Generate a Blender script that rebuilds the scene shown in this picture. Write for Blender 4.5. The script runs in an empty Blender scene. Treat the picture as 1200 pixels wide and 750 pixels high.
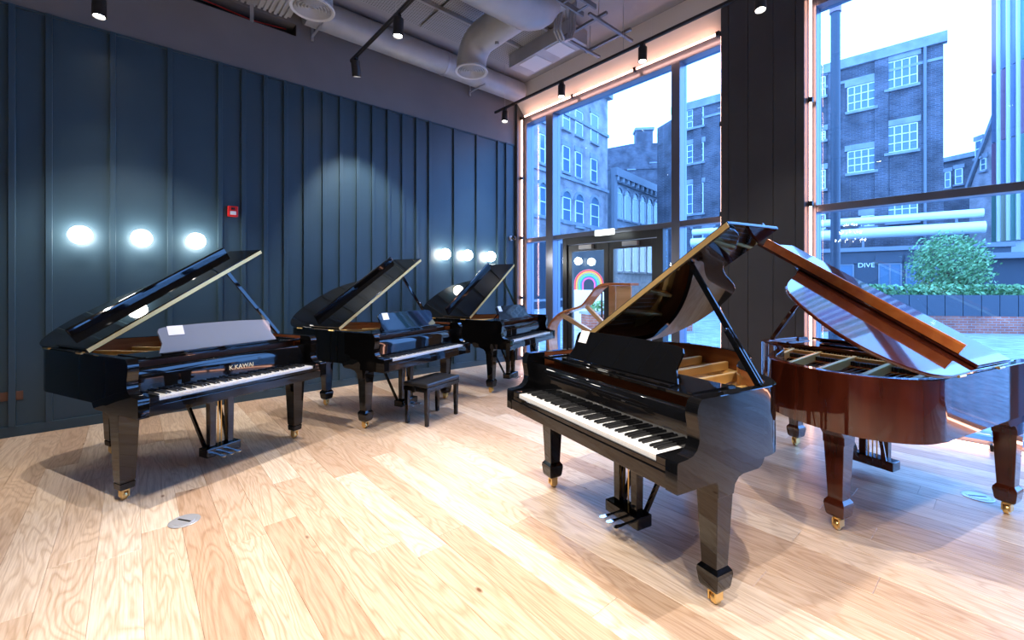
import bpy, math, random
from mathutils import Vector, Matrix
random.seed(7)
PI = math.pi
S = bpy.context.scene
COL = S.collection

# ------------------------------------------------------------------ camera
TH = math.radians(48.9); CAMH = 1.5; FPX = 510.0; CX = 600.0; CY = 333.0
cd = bpy.data.cameras.new('camera'); cam = bpy.data.objects.new('camera', cd); COL.objects.link(cam)
cam.location = (0, 0, CAMH); cam.rotation_euler = (PI/2, 0, TH)
cd.sensor_fit = 'HORIZONTAL'; cd.sensor_width = 36; cd.lens = 36*FPX/1200; cd.shift_y = -(375-CY)/1200
cd.clip_start = .05; cd.clip_end = 300
S.camera = cam
# ------------------------------------------------------------------ sky, exposure
wd = bpy.data.worlds.new('overcast_sky'); S.world = wd; wd.use_nodes = True
bg = wd.node_tree.nodes['Background']; bg.inputs[0].default_value = (.47, .65, 1.0, 1); bg.inputs[1].default_value = 8.0
S.view_settings.view_transform = 'Standard'; S.view_settings.look = 'None'
S.view_settings.gamma = 1; S.view_settings.use_curve_mapping = False; S.view_settings.exposure = 0.25
SPOT_W = 285.0; SPOT_COL = (1, .92, .85)

# ------------------------------------------------------------------ pixel helpers (directions only)
FV = Vector((-math.sin(TH), math.cos(TH), 0)); RV = Vector((math.cos(TH), math.sin(TH), 0)); UV = Vector((0, 0, 1)); CV = Vector((0, 0, CAMH))
def ray(x, y): return FV + (x-CX)/FPX*RV - (y-CY)/FPX*UV
def hit(x, y, n, o):
    r = ray(x, y); n = Vector(n); return CV + r*((Vector(o)-CV).dot(n)/r.dot(n))
def at_depth(x, y, d): return CV + ray(x, y)*d
# ------------------------------------------------------------------ mesh helpers
class MB:
    def __init__(s): s.v = []; s.f = []; s.m = []
    def add(s, v, f, m=0):
        o = len(s.v); s.v += [tuple(p) for p in v]; s.f += [tuple(i+o for i in q) for q in f]; s.m += [m]*len(f); return s
    def box(s, x0, x1, y0, y1, z0, z1, m=0):
        return s.add([(x0,y0,z0),(x1,y0,z0),(x1,y1,z0),(x0,y1,z0),(x0,y0,z1),(x1,y0,z1),(x1,y1,z1),(x0,y1,z1)],
                     [(0,3,2,1),(4,5,6,7),(0,1,5,4),(1,2,6,5),(2,3,7,6),(3,0,4,7)], m)
    def frustum(s, cx, cy, levels, m=0, n=4):
        # levels: (z, half width x, half width y); square section
        v = []; f = []
        for z, a, b in levels: v += [(cx-a,cy-b,z),(cx+a,cy-b,z),(cx+a,cy+b,z),(cx-a,cy+b,z)]
        for k in range(len(levels)-1):
            for i in range(4):
                j = (i+1) % 4; f.append((k*4+i, k*4+j, k*4+4+j, k*4+4+i))
        L = (len(levels)-1)*4
        f += [(3,2,1,0), (L,L+1,L+2,L+3)]
        return s.add(v, f, m)
    def prism(s, poly, fn, a0, a1, m=0):
        # poly in 2D, fn(u,v,w)->xyz, extruded over w
        n = len(poly); v = [fn(u, w, a0) for u, w in poly] + [fn(u, w, a1) for u, w in poly]
        f = [tuple(range(n))[::-1], tuple(range(n, 2*n))] + [(i, (i+1) % n, n+(i+1) % n, n+i) for i in range(n)]
        return s.add(v, f, m)
    def tube(s, pts, r, n=8, m=0, caps=True):
        pts = [Vector(p) for p in pts]; v = []; f = []
        R = r if isinstance(r, (list, tuple)) else [r]*len(pts)
        up = None
        for i, p in enumerate(pts):
            t = (pts[min(i+1, len(pts)-1)] - pts[max(i-1, 0)]).normalized()
            if up is None:
                up = Vector((0,0,1)) if abs(t.z) < .9 else Vector((1,0,0))
            a = t.cross(up).normalized(); b = a.cross(t).normalized(); up = b
            for k in range(n):
                q = 2*PI*k/n; v.append(p + (a*math.cos(q) + b*math.sin(q))*R[i])
        for i in range(len(pts)-1):
            for k in range(n):
                j = (k+1) % n; f.append((i*n+k, i*n+j, (i+1)*n+j, (i+1)*n+k))
        if caps:
            f.append(tuple(range(n))[::-1]); o = (len(pts)-1)*n; f.append(tuple(range(o, o+n)))
        return s.add(v, f, m)
    def lathe(s, prof, c=(0,0,0), n=24, axis='z', m=0):
        v = []; f = []; L = len(prof)
        for k in range(n):
            q = 2*PI*k/n
            for r, h in prof:
                p = (r*math.cos(q), r*math.sin(q), h)
                if axis == 'x': p = (h, p[0], p[1])
                if axis == 'y': p = (p[1], h, p[0])
                v.append((p[0]+c[0], p[1]+c[1], p[2]+c[2]))
        for k in range(n):
            j = (k+1) % n
            for i in range(L-1): f.append((k*L+i, j*L+i, j*L+i+1, k*L+i+1))
        return s.add(v, f, m)
    def bar(s, p, q, w, h, m=0, up=(0,0,1)):
        p = Vector(p); q = Vector(q); t = (q-p).normalized(); u = Vector(up)
        a = t.cross(u).normalized()*w/2; b = a.normalized().cross(t).normalized()*h/2
        v = [p-a-b, p+a-b, p+a+b, p-a+b, q-a-b, q+a-b, q+a+b, q-a+b]
        return s.add(v, [(3,2,1,0),(4,5,6,7),(0,1,5,4),(1,2,6,5),(2,3,7,6),(3,0,4,7)], m)
    def xf(s, M): s.v = [tuple(M @ Vector(p)) for p in s.v]; return s
    def build(s, name, mats, parent=None, bevel=0, smooth=None, seg=2):
        me = bpy.data.meshes.new(name); me.from_pydata(s.v, [], s.f)
        import bmesh
        b = bmesh.new(); b.from_mesh(me); bmesh.ops.recalc_face_normals(b, faces=b.faces); b.to_mesh(me); b.free()
        if not isinstance(mats, (list, tuple)): mats = [mats]
        for m in mats: me.materials.append(m)
        if len(mats) > 1: me.polygons.foreach_set('material_index', s.m)
        if smooth:
            me.polygons.foreach_set('use_smooth', [True]*len(me.polygons)); me.set_sharp_from_angle(angle=math.radians(smooth))
        me.update()
        o = bpy.data.objects.new(name, me); COL.objects.link(o); o.parent = parent
        if bevel:
            bv = o.modifiers.new('bevel', 'BEVEL'); bv.width = bevel; bv.segments = seg; bv.limit_method = 'ANGLE'; bv.angle_limit = math.radians(40)
            bv.harden_normals = False
        return o
def XY(u, v, w): return (u, v, w)
def YZ(u, v, w): return (w, u, v)
def XZ(u, v, w): return (u, w, v)
def tag(o, label=None, cat=None, group=None, kind=None):
    if label: o['label'] = label
    if cat: o['category'] = cat
    if group: o['group'] = group
    if kind: o['kind'] = kind
    return o
def empty(name, loc=(0,0,0), rz=0, label=None, cat=None, group=None, kind=None):
    o = bpy.data.objects.new(name, None); o.empty_display_size = .1; COL.objects.link(o)
    o.location = loc; o.rotation_euler = (0, 0, rz); return tag(o, label, cat, group, kind)
def copy_of(o, parent=None, loc=None):
    c = o.copy(); COL.objects.link(c); c.parent = parent
    if loc is not None: c.location = loc
    return c
def catmull(P, n=6):
    out = []
    for i in range(len(P)-1):
        p0 = P[max(i-1, 0)]; p1 = P[i]; p2 = P[i+1]; p3 = P[min(i+2, len(P)-1)]
        for k in range(n):
            t = k/n
            out.append(tuple(.5*((2*p1[d]) + (-p0[d]+p2[d])*t + (2*p0[d]-5*p1[d]+4*p2[d]-p3[d])*t*t + (-p0[d]+3*p1[d]-3*p2[d]+p3[d])*t**3) for d in range(len(p1))))
    out.append(tuple(P[-1])); return out
def text_part(name, s, size, mat, parent, M, depth=.0006):
    cu = bpy.data.curves.new(name, 'FONT'); cu.body = s; cu.size = size; cu.extrude = depth; cu.align_x = 'CENTER'; cu.align_y = 'CENTER'
    t = bpy.data.objects.new(name+'_tmp', cu); COL.objects.link(t)
    dg = bpy.context.evaluated_depsgraph_get(); me = bpy.data.meshes.new_from_object(t.evaluated_get(dg)); me.transform(M)
    bpy.data.objects.remove(t); me.materials.clear(); me.materials.append(mat)
    o = bpy.data.objects.new(name, me); COL.objects.link(o); o.parent = parent; return o

# ------------------------------------------------------------------ materials
def mat(name, col, rough=.5, metal=0, coat=0, spec=None, emit=None, es=0):
    m = bpy.data.materials.new(name); m.use_nodes = True; b = m.node_tree.nodes['Principled BSDF']
    b.inputs['Base Color'].default_value = (*col, 1); b.inputs['Roughness'].default_value = rough; b.inputs['Metallic'].default_value = metal
    b.inputs['Coat Weight'].default_value = coat; b.inputs['Coat Roughness'].default_value = .02
    if spec is not None: b.inputs['Specular IOR Level'].default_value = spec
    if emit: b.inputs['Emission Color'].default_value = (*emit, 1); b.inputs['Emission Strength'].default_value = es
    return m
def nodes(m): return m.node_tree.nodes, m.node_tree.links, m.node_tree.nodes['Principled BSDF']
def noisy(name, c1, c2, scale=(4,4,4), rough=.5, metal=0, coat=0, detail=4, bump=0, coord='Object', lo=.35, hi=.65, rnd=0):
    m = mat(name, c1, rough, metal, coat); N, L, b = nodes(m)
    tc = N.new('ShaderNodeTexCoord'); mp = N.new('ShaderNodeMapping'); mp.inputs['Scale'].default_value = scale
    nz = N.new('ShaderNodeTexNoise'); nz.inputs['Scale'].default_value = 1; nz.inputs['Detail'].default_value = detail
    rp = N.new('ShaderNodeValToRGB'); rp.color_ramp.elements[0].position = lo; rp.color_ramp.elements[1].position = hi
    rp.color_ramp.elements[0].color = (*c1, 1); rp.color_ramp.elements[1].color = (*c2, 1)
    L.new(tc.outputs[coord], mp.inputs[0]); L.new(mp.outputs[0], nz.inputs['Vector']); L.new(nz.outputs[0], rp.inputs[0]); L.new(rp.outputs[0], b.inputs['Base Color'])
    if bump:
        bm = N.new('ShaderNodeBump'); bm.inputs['Strength'].default_value = bump; L.new(nz.outputs[0], bm.inputs['Height']); L.new(bm.outputs[0], b.inputs['Normal'])
    return m
def brickmat(name, c1, c2, mortar, sc=1.0, rough=.85):
    m = mat(name, c1, rough); N, L, b = nodes(m)
    tc = N.new('ShaderNodeTexCoord'); sp = N.new('ShaderNodeSeparateXYZ'); ad = N.new('ShaderNodeMath'); ad.operation = 'ADD'; cb = N.new('ShaderNodeCombineXYZ')
    L.new(tc.outputs['Object'], sp.inputs[0]); L.new(sp.outputs[0], ad.inputs[0]); L.new(sp.outputs[1], ad.inputs[1]); L.new(ad.outputs[0], cb.inputs[0]); L.new(sp.outputs[2], cb.inputs[1])
    br = N.new('ShaderNodeTexBrick'); br.inputs['Scale'].default_value = 1/sc; br.inputs['Brick Width'].default_value = .23; br.inputs['Row Height'].default_value = .078; br.inputs['Mortar Size'].default_value = .008
    br.inputs['Color1'].default_value = (*c1, 1); br.inputs['Color2'].default_value = (*c2, 1); br.inputs['Mortar'].default_value = (*mortar, 1)
    L.new(cb.outputs[0], br.inputs['Vector'])
    nz = N.new('ShaderNodeTexNoise'); nz.inputs['Scale'].default_value = .9; nz.inputs['Detail'].default_value = 8; L.new(tc.outputs['Object'], nz.inputs['Vector'])
    mx = N.new('ShaderNodeMix'); mx.data_type = 'RGBA'; mx.blend_type = 'MULTIPLY'; mx.inputs[0].default_value = .8
    rp = N.new('ShaderNodeValToRGB'); rp.color_ramp.elements[0].position = .35; rp.color_ramp.elements[0].color = (.45,.45,.45,1); rp.color_ramp.elements[1].position = .65; rp.color_ramp.elements[1].color = (1.3,1.3,1.3,1)
    L.new(nz.outputs[0], rp.inputs[0]); L.new(br.outputs[0], mx.inputs[6]); L.new(rp.outputs[0], mx.inputs[7]); L.new(mx.outputs[2], b.inputs['Base Color'])
    return m
def glassmat(name, tint, refl=1.0, rough=0.0):
    m = bpy.data.materials.new(name); m.use_nodes = True; N = m.node_tree.nodes; L = m.node_tree.links; N.clear()
    o = N.new('ShaderNodeOutputMaterial'); mx = N.new('ShaderNodeMixShader'); t = N.new('ShaderNodeBsdfTransparent'); g = N.new('ShaderNodeBsdfGlossy'); fr = N.new('ShaderNodeFresnel')
    ge = N.new('ShaderNodeNewGeometry'); io = N.new('ShaderNodeMix'); io.inputs[2].default_value = 1.5; io.inputs[3].default_value = 1/1.5
    L.new(ge.outputs['Backfacing'], io.inputs[0]); L.new(io.outputs[0], fr.inputs[0])   # same reflectance on both faces of a pane
    t.inputs[0].default_value = (*tint, 1); g.inputs['Roughness'].default_value = rough; g.inputs['Color'].default_value = (refl, refl, refl, 1)
    L.new(fr.outputs[0], mx.inputs[0]); L.new(t.outputs[0], mx.inputs[1]); L.new(g.outputs[0], mx.inputs[2]); L.new(mx.outputs[0], o.inputs[0]); return m
def emitmat(name, c, s):
    m = bpy.data.materials.new(name); m.use_nodes = True; N = m.node_tree.nodes; L = m.node_tree.links; N.clear()
    o = N.new('ShaderNodeOutputMaterial'); e = N.new('ShaderNodeEmission'); e.inputs[0].default_value = (*c, 1); e.inputs[1].default_value = s; L.new(e.outputs[0], o.inputs[0]); return m
def oak():
    m = mat('oak_plank', (.6,.4,.25), .34); N, L, b = nodes(m)
    tc = N.new('ShaderNodeTexCoord'); oi = N.new('ShaderNodeObjectInfo')
    off = N.new('ShaderNodeVectorMath'); off.operation = 'SCALE'; off.inputs[0].default_value = (37, 91, 13); L.new(oi.outputs['Random'], off.inputs['Scale'])
    ad = N.new('ShaderNodeVectorMath'); ad.operation = 'ADD'; L.new(tc.outputs['Object'], ad.inputs[0]); L.new(off.outputs[0], ad.inputs[1])
    mp = N.new('ShaderNodeMapping'); mp.inputs['Scale'].default_value = (1.3, 9, 9); L.new(ad.outputs[0], mp.inputs[0])
    # cathedral grain: rings of a distorted noise
    n1 = N.new('ShaderNodeTexNoise'); n1.inputs['Scale'].default_value = .55; n1.inputs['Detail'].default_value = 2.5; n1.inputs['Distortion'].default_value = .5; L.new(mp.outputs[0], n1.inputs['Vector'])
    mu = N.new('ShaderNodeMath'); mu.operation = 'MULTIPLY'; mu.inputs[1].default_value = 16; L.new(n1.outputs[0], mu.inputs[0])
    fr = N.new('ShaderNodeMath'); fr.operation = 'PINGPONG'; fr.inputs[1].default_value = .5; L.new(mu.outputs[0], fr.inputs[0])
    n2 = N.new('ShaderNodeTexNoise'); n2.inputs['Scale'].default_value = 6; n2.inputs['Detail'].default_value = 6
    mp2 = N.new('ShaderNodeMapping'); mp2.inputs['Scale'].default_value = (1, 22, 22); L.new(ad.outputs[0], mp2.inputs[0]); L.new(mp2.outputs[0], n2.inputs['Vector'])
    c1 = N.new('ShaderNodeValToRGB'); e = c1.color_ramp.elements
    e[0].position = 0; e[0].color = (.56,.385,.26,1); e[1].position = 1; e[1].color = (.80,.66,.515,1); L.new(oi.outputs['Random'], c1.inputs[0])
    e2 = c1.color_ramp.elements.new(.5); e2.color = (.70,.53,.385,1)
    c2 = N.new('ShaderNodeValToRGB'); c2.color_ramp.elements[0].position = .0; c2.color_ramp.elements[0].color = (.80,.74,.68,1); c2.color_ramp.elements[1].position = .3; c2.color_ramp.elements[1].color = (1,1,1,1); L.new(fr.outputs[0], c2.inputs[0])
    c3 = N.new('ShaderNodeValToRGB'); c3.color_ramp.elements[0].position = .35; c3.color_ramp.elements[0].color = (.84,.79,.74,1); c3.color_ramp.elements[1].position = .6; c3.color_ramp.elements[1].color = (1.03,1.02,1.01,1); L.new(n2.outputs[0], c3.inputs[0])
    # knots
    vo = N.new('ShaderNodeTexVoronoi'); vo.inputs['Scale'].default_value = 1.6
    mp3 = N.new('ShaderNodeMapping'); mp3.inputs['Scale'].default_value = (1, 2.2, 1); L.new(ad.outputs[0], mp3.inputs[0]); L.new(mp3.outputs[0], vo.inputs['Vector'])
    c4 = N.new('ShaderNodeValToRGB'); c4.color_ramp.elements[0].position = .018; c4.color_ramp.elements[0].color = (.28,.17,.10,1); c4.color_ramp.elements[1].position = .05; c4.color_ramp.elements[1].color = (1,1,1,1); L.new(vo.outputs[0], c4.inputs[0])
    prev = c1.outputs[0]
    for c in (c2, c3, c4):
        mx = N.new('ShaderNodeMix'); mx.data_type = 'RGBA'; mx.blend_type = 'MULTIPLY'; mx.inputs[0].default_value = 1; L.new(prev, mx.inputs[6]); L.new(c.outputs[0], mx.inputs[7]); prev = mx.outputs[2]
    L.new(prev, b.inputs['Base Color'])
    bm = N.new('ShaderNodeBump'); bm.inputs['Strength'].default_value = .06; L.new(n2.outputs[0], bm.inputs['Height']); L.new(bm.outputs[0], b.inputs['Normal'])
    return m
def perforated():
    m = mat('perforated_metal', (.30,.31,.33), .5); N, L, b = nodes(m)
    tc = N.new('ShaderNodeTexCoord'); vo = N.new('ShaderNodeTexVoronoi'); vo.inputs['Scale'].default_value = 28; vo.inputs['Randomness'].default_value = 0
    rp = N.new('ShaderNodeValToRGB'); rp.color_ramp.elements[0].position = .2; rp.color_ramp.elements[0].color = (.03,.03,.03,1); rp.color_ramp.elements[1].position = .28; rp.color_ramp.elements[1].color = (.33,.34,.36,1)
    L.new(tc.outputs['Object'], vo.inputs['Vector']); L.new(vo.outputs[0], rp.inputs[0]); L.new(rp.outputs[0], b.inputs['Base Color']); return m

M = {}
M['black'] = mat('black_polish', (.0035,.0035,.004), .03)
M['black_satin'] = mat('black_satin', (.012,.012,.013), .35)
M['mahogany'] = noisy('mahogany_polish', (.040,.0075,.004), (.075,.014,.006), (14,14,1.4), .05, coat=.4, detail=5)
M['mahogany_lit'] = noisy('mahogany_lit', (.60,.15,.028), (.72,.22,.05), (14,1.4,14), .07, coat=1, detail=5)  # lit copy of the mahogany: lamplight on the flap lip put into colour
M['inner_wood'] = noisy('inner_rim_wood', (.20,.052,.018), (.30,.090,.03), (3,3,30), .25, coat=.6)
M['soundboard'] = noisy('spruce_board', (.55,.27,.10), (.66,.36,.15), (40,2,2), .3, coat=.4)
M['gold'] = mat('gold_plate_paint', (.82,.52,.17), .34, .4)
M['brass'] = mat('brass', (.90,.62,.24), .30, 1)
M['steel'] = mat('steel_strings', (.75,.72,.68), .3, 1)
M['chrome'] = mat('chrome', (.85,.85,.86), .12, 1)
M['ivory'] = mat('white_key', (.86,.85,.82), .12, coat=.5)
M['felt'] = mat('red_felt', (.35,.02,.02), .9)
M['gold_letter'] = mat('gold_letter', (.95,.80,.48), .4, 0)
M['hinge'] = mat('hinge_brass', (.88,.58,.22), .34, .55)
M['box_metal'] = mat('brushed_steel', (.62,.63,.65), .3, .5)
M['strut_steel'] = mat('dull_strut_steel', (.20,.20,.22), .5, .5)
M['sheen_desk'] = mat('desk_painted_sheen', (.22,.25,.31), .16, coat=1)  # bright reflection on the music desk put into its base colour
M['paper'] = mat('white_paper', (.88,.88,.86), .6)
M['leather'] = noisy('black_leather', (.012,.012,.014), (.02,.02,.022), (60,60,60), .38, bump=.08)
M['navy'] = noisy('navy_wall_paint', (.028,.062,.090), (.031,.067,.097), (3,3,3), .42)
M['grey_wall'] = noisy('grey_upper_wall', (.175,.172,.178), (.19,.187,.193), (2,2,2), .7)
M['ceiling'] = noisy('ceiling_paint', (.36,.36,.375), (.30,.30,.32), (1.4,1.4,1.4), .8, detail=8)
M['column'] = noisy('charcoal_panel', (.052,.053,.06), (.058,.059,.066), (2,2,2), .45)
M['back_wall'] = mat('pale_wall', (.30,.30,.32), .7)
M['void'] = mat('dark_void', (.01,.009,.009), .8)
M['bulkhead'] = mat('white_bulkhead', (.78,.74,.70), .6)
M['frame'] = mat('grey_window_frame', (.19,.21,.27), .30, .55)
M['door_frame'] = mat('dark_door_frame', (.06,.065,.07), .35, .5)
M['glass'] = glassmat('blue_tinted_glass', (.57,.785,1.0))
M['clear'] = glassmat('clear_glass', (.80,.92,1.0))
M['neon'] = emitmat('neon_tube', (1,.50,.36), 13)
M['globe'] = emitmat('globe_glow', (1,.95,.86), 32)
M['lens'] = emitmat('lamp_lens', (1,.95,.88), 30)
M['exit'] = emitmat('exit_face', (.92,1,.96), 3)
M['duct'] = noisy('duct_metal', (.36,.37,.39), (.43,.44,.46), (3,3,3), .5, .25)
M['duct_white'] = mat('diffuser_white', (.62,.63,.65), .5)
M['galv'] = mat('galvanised', (.45,.46,.48), .4, .7)
M['lamp_black'] = mat('lamp_black', (.015,.014,.016), .45)
M['perf'] = perforated()
M['deck'] = mat('white_deck', (.42,.42,.43), .6)
M['oak'] = oak()
M['subfloor'] = mat('subfloor', (.16,.10,.06), .8)
M['red'] = mat('alarm_red', (.70,.02,.02), .35)
M['brown_plate'] = mat('bronze_plate', (.14,.07,.05), .4, .2)
M['bentwood'] = noisy('bent_wood', (.50,.17,.06), (.62,.24,.09), (3,12,12), .25, coat=.5)
M['pale_wood'] = noisy('pale_wood', (.62,.38,.20), (.70,.46,.26), (2,14,14), .35)
# street
M['brick'] = brickmat('dark_brick', (.055,.055,.07), (.10,.09,.10), (.15,.15,.17), 1.3)
M['brick_pale'] = brickmat('pale_brick', (.28,.24,.25), (.33,.28,.28), (.34,.32,.32), 1.3)
M['brick_red'] = brickmat('red_brick', (.36,.085,.05), (.46,.13,.07), (.30,.24,.22))
M['stone'] = noisy('stone_trim', (.20,.21,.23), (.27,.28,.30), (2,2,2), .8)
M['slate'] = mat('slate_roof', (.16,.17,.19), .6)
M['far_pane'] = mat('far_window_glass', (.10,.16,.22), .08)
M['white_paint'] = mat('white_paint', (.75,.75,.75), .5)
M['shop'] = mat('shopfront_paint', (.035,.045,.06), .5)
M['pipe'] = mat('street_pipe', (.70,.70,.70), .4, .3)
M['cobble'] = noisy('cobbles', (.14,.15,.17), (.42,.43,.45), (2.5,8,3), .55, detail=8, bump=.3)
M['leaf'] = noisy('leaf_green', (.10,.22,.07), (.22,.40,.16), (3,3,3), .5)
M['bark'] = mat('bark', (.10,.07,.05), .9)
M['render_white'] = mat('white_render', (.72,.73,.75), .7)
for k, c in dict(fin_green=(.12,.25,.20), fin_red=(.26,.14,.20), fin_blue=(.16,.20,.30), fin_yellow=(.30,.32,.22), rb_red=(.8,.05,.05), rb_orange=(.9,.35,.05), rb_green=(.1,.5,.15), rb_blue=(.1,.2,.7), rb_pink=(.85,.1,.4)).items(): M[k] = mat(k, c, .35)

# ================================================================== room shell
WL = -6.46; WF = 5.72; WR = 3.4; WB = -4.2; H = 5.38; PZ = 4.23   # left wall, window wall, right wall, back wall, ceiling, panelling top
floor = MB().box(WL-.3, WR+.3, WB-.3, 6.15, -.12, -.022).build('floor', M['subfloor']); tag(floor, 'wide oak plank floor of the showroom', 'floor', kind='structure')
# planks run along the window wall
lens = [1.9, 2.2, 1.6, 2.4, 1.3]; PW = .19; protos = {}
def plank_mesh(L):
    k = round(L, 2)
    if k not in protos:
        c = .0016; g = .0004; x0, x1, y0, y1 = g, L-g, g, PW-g
        mb = MB(); mb.add([(x0,y0,-.02),(x1,y0,-.02),(x1,y1,-.02),(x0,y1,-.02),(x0,y0,-c),(x1,y0,-c),(x1,y1,-c),(x0,y1,-c),(x0+c,y0+c,0),(x1-c,y0+c,0),(x1-c,y1-c,0),(x0+c,y1-c,0)],
            [(0,1,5,4),(1,2,6,5),(2,3,7,6),(3,0,4,7),(4,5,9,8),(5,6,10,9),(6,7,11,10),(7,4,8,11),(8,9,10,11)])
        o = mb.build('plank', M['oak']); me = o.data; bpy.data.objects.remove(o); protos[k] = me
    return protos[k]
nrow = int((6.12-(-2.2))/PW)
for r in range(nrow):
    y = 6.12-(r+1)*PW; x = WL+.02 - random.random()*1.2; first = True
    while x < 2.4:
        L = random.choice(lens)
        if x < WL+.02: L = max(.4, L-(WL+.02-x)); L = round(L, 1); x = WL+.02
        o = bpy.data.objects.new('plank', plank_mesh(L)); COL.objects.link(o); o.parent = floor; o.location = (x, y, 0); x += L
rest = MB().box(2.4, WR+.3, WB-.3, 6.12, -.02, -.003).box(WL, WR+.3, WB-.3, 6.12-nrow*PW, -.02, -.003).build('floor_margin', M['oak'], floor)

# left wall
wl = MB().box(WL-.3, WL-.02, WB-.3, 6.15, -.1, PZ).build('wall_left', M['navy']); tag(wl, 'navy panelled wall with vertical battens', 'wall', kind='structure')
BY = [-3.4,-2.9,-2.4,-1.9,-1.38,-.89,-.64,-.16,.33,.82,1.07,1.32,1.56,1.81,2.06,2.30,2.55,2.79,3.04,3.29,3.54,3.78,4.28,4.77,5.27,5.48]
edges = [WB]+BY+[WF]
for a, b in zip(edges[:-1], edges[1:]):
    MB().box(WL-.02, WL, a+.002, b-.002, .10, PZ-.002).build('wall_panel', M['navy'], wl)
for y in BY:
    MB().box(WL, WL+.032, y-.024, y+.024, .10, PZ+.02).build('batten', M['navy'], wl, bevel=.003)
MB().box(WL, WL+.02, WB, WF, PZ-.0, PZ+.022).build('cap_rail', M['navy'], wl, bevel=.002)
bb = MB().box(WL-.02, WL+.022, WB, WF, -.02, .10).build('baseboard_left', M['navy'], bevel=.004); tag(bb, 'navy baseboard under the panelled wall', 'baseboard', kind='structure')
# upper wall with a slot cut in it
sy0, sy1, sz0, sz1 = -.6, 1.70, 4.91, 5.07
up = MB().box(WL-.3, WL-.004, WB-.3, 6.15, PZ, sz0).box(WL-.3, WL-.004, WB-.3, sy0, sz0, H).box(WL-.3, WL-.004, sy1, 6.15, sz0, H).box(WL-.3, WL-.004, sy0, sy1, sz1, H).box(WL-.3, WL-.25, sy0, sy1, sz0, sz1)
uw = up.build('wall_left_upper', M['grey_wall']); tag(uw, 'plain grey upper wall above the navy panelling', 'wall', kind='structure')
MB().box(WL-.245, WL-.24, sy0, sy1, sz0, sz1).box(WL-.245, WL-.02, sy1-.006, sy1-.001, sz0, sz1).box(WL-.245, WL-.01, sy0, sy1, sz0+.001, sz0+.004).build('slot_shade', M['void'], uw)  # near-black sheets: shade inside the slot put into the colour
for k in range(2): MB().tube([(WL-.12, sy0+.1, 4.95+.05*k), (WL-.10, .5, 4.98+.05*k), (WL-.14, 1.2, 4.94+.05*k), (WL-.12, sy1-.1, 4.97+.05*k)], .008, 6).build('cable', M['red'] if k else M['lamp_black'], uw)
# back and right walls (behind the camera)
tag(MB().box(WL-.3, WR+.3, WB-.3, WB, -.1, H).build('wall_back', M['back_wall']), 'pale plain wall behind the showroom', 'wall', kind='structure')
tag(MB().box(WR, WR+.3, WB, 6.15, -.1, H).build('wall_right', M['back_wall']), 'pale plain side wall of the showroom', 'wall', kind='structure')
ce = MB().box(WL-.3, WR+.3, WB-.3, 6.15, H, H+.25).build('ceiling', M['ceiling']); tag(ce, 'grey exposed concrete ceiling with services', 'ceiling', kind='structure')

# window wall: column, bulkhead, reveals
WX0, WX1, RX0, HEAD = -6.40, -2.46, -1.53, 4.86
wf = MB().box(WL-.02, WX0, WF, 6.15, -.1, H).box(WX1, RX0, WF+.02, 6.15, -.1, H).box(WX0, WX1, WF, 6.15, HEAD+.22, H).box(RX0, WR, WF, 6.15, HEAD+.22, H).box(WX0, WX1, 5.93, 6.15, HEAD, HEAD+.22).box(RX0, WR, 5.93, 6.15, HEAD, HEAD+.22).build('wall_front', M['column'])
tag(wf, 'charcoal panelled pier between the two shop windows', 'wall', kind='structure')
ce_ = [WX1, -2.36, -2.13, -1.85, -1.62, RX0]
for a, b in zip(ce_[:-1], ce_[1:]): MB().box(a+.002, b-.002, WF-.005, WF+.018, 0, HEAD+.19).build('wall_panel', M['column'], wf, bevel=.003)
for a, b, n in ((WX0, WX1, 4), (RX0, WR, 5), (WX1, RX0, 1)):
    w = (b-a)/n
    for k in range(n): MB().box(a+k*w+.002, a+(k+1)*w-.002, WF-.02, WF-.002, HEAD+.20, H-.002).build('bulkhead_panel', M['bulkhead'], wf)
for a, b in ((WX0, WX1), (RX0, WR)): MB().prism([(WF-.004, HEAD+.20), (5.91, HEAD-.01), (5.928, HEAD-.01), (5.928, HEAD+.005), (WF+.01, HEAD+.218)], YZ, a, b).build('soffit_board', M['bulkhead'], wf)

def window(name, x0, x1, mull, trans, panes, label):
    w = empty(name, ((x0+x1)/2, 6.02, 0), 0, label, 'window', kind='structure'); ox = (x0+x1)/2; oy = 6.02
    def part(n, x0_, x1_, y0_, y1_, z0_, z1_, m, bevel=.003): return MB().box(x0_-ox, x1_-ox, y0_-oy, y1_-oy, z0_, z1_).build(n, m, w, bevel=bevel)
    part('jamb', x0, x0+.06, 5.92, 6.12, 0, HEAD-.02, M['frame']); part('jamb', x1-.06, x1, 5.92, 6.12, 0, HEAD-.02, M['frame'])
    part('head_rail', x0+.06, x1-.06, 5.92, 6.12, HEAD-.16, HEAD-.02, M['frame'])
    for a, b in mull: part('mullion', a, b, 5.91, 6.12, 0, HEAD-.16, M['frame'])
    for a, b in trans: part('transom', a, b, 5.925, 6.11, 2.33, 2.41, M['frame'])
    for a, b, z0, z1 in panes:
        part('pane', a, b, 6.045, 6.055, z0, z1, M['glass'], 0)
    return w, part
m1a, m1b, m2a, m2b = -5.80, -5.62, -3.25, -3.12
w1, part1 = window('window_1', WX0, WX1, [(m1a, m1b), (m2a, m2b)], [(WX0+.06, m1a), (m1b, m2a), (m2b, WX1-.06)],
    [(WX0+.06, m1a, .06, 2.33), (WX0+.06, m1a, 2.41, HEAD-.16), (m1b, m2a, 2.41, HEAD-.16), (m2b, WX1-.06, .06, 2.33), (m2b, WX1-.06, 2.41, HEAD-.16)], 'tall grey framed shop window around the glass entrance doors')
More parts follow.
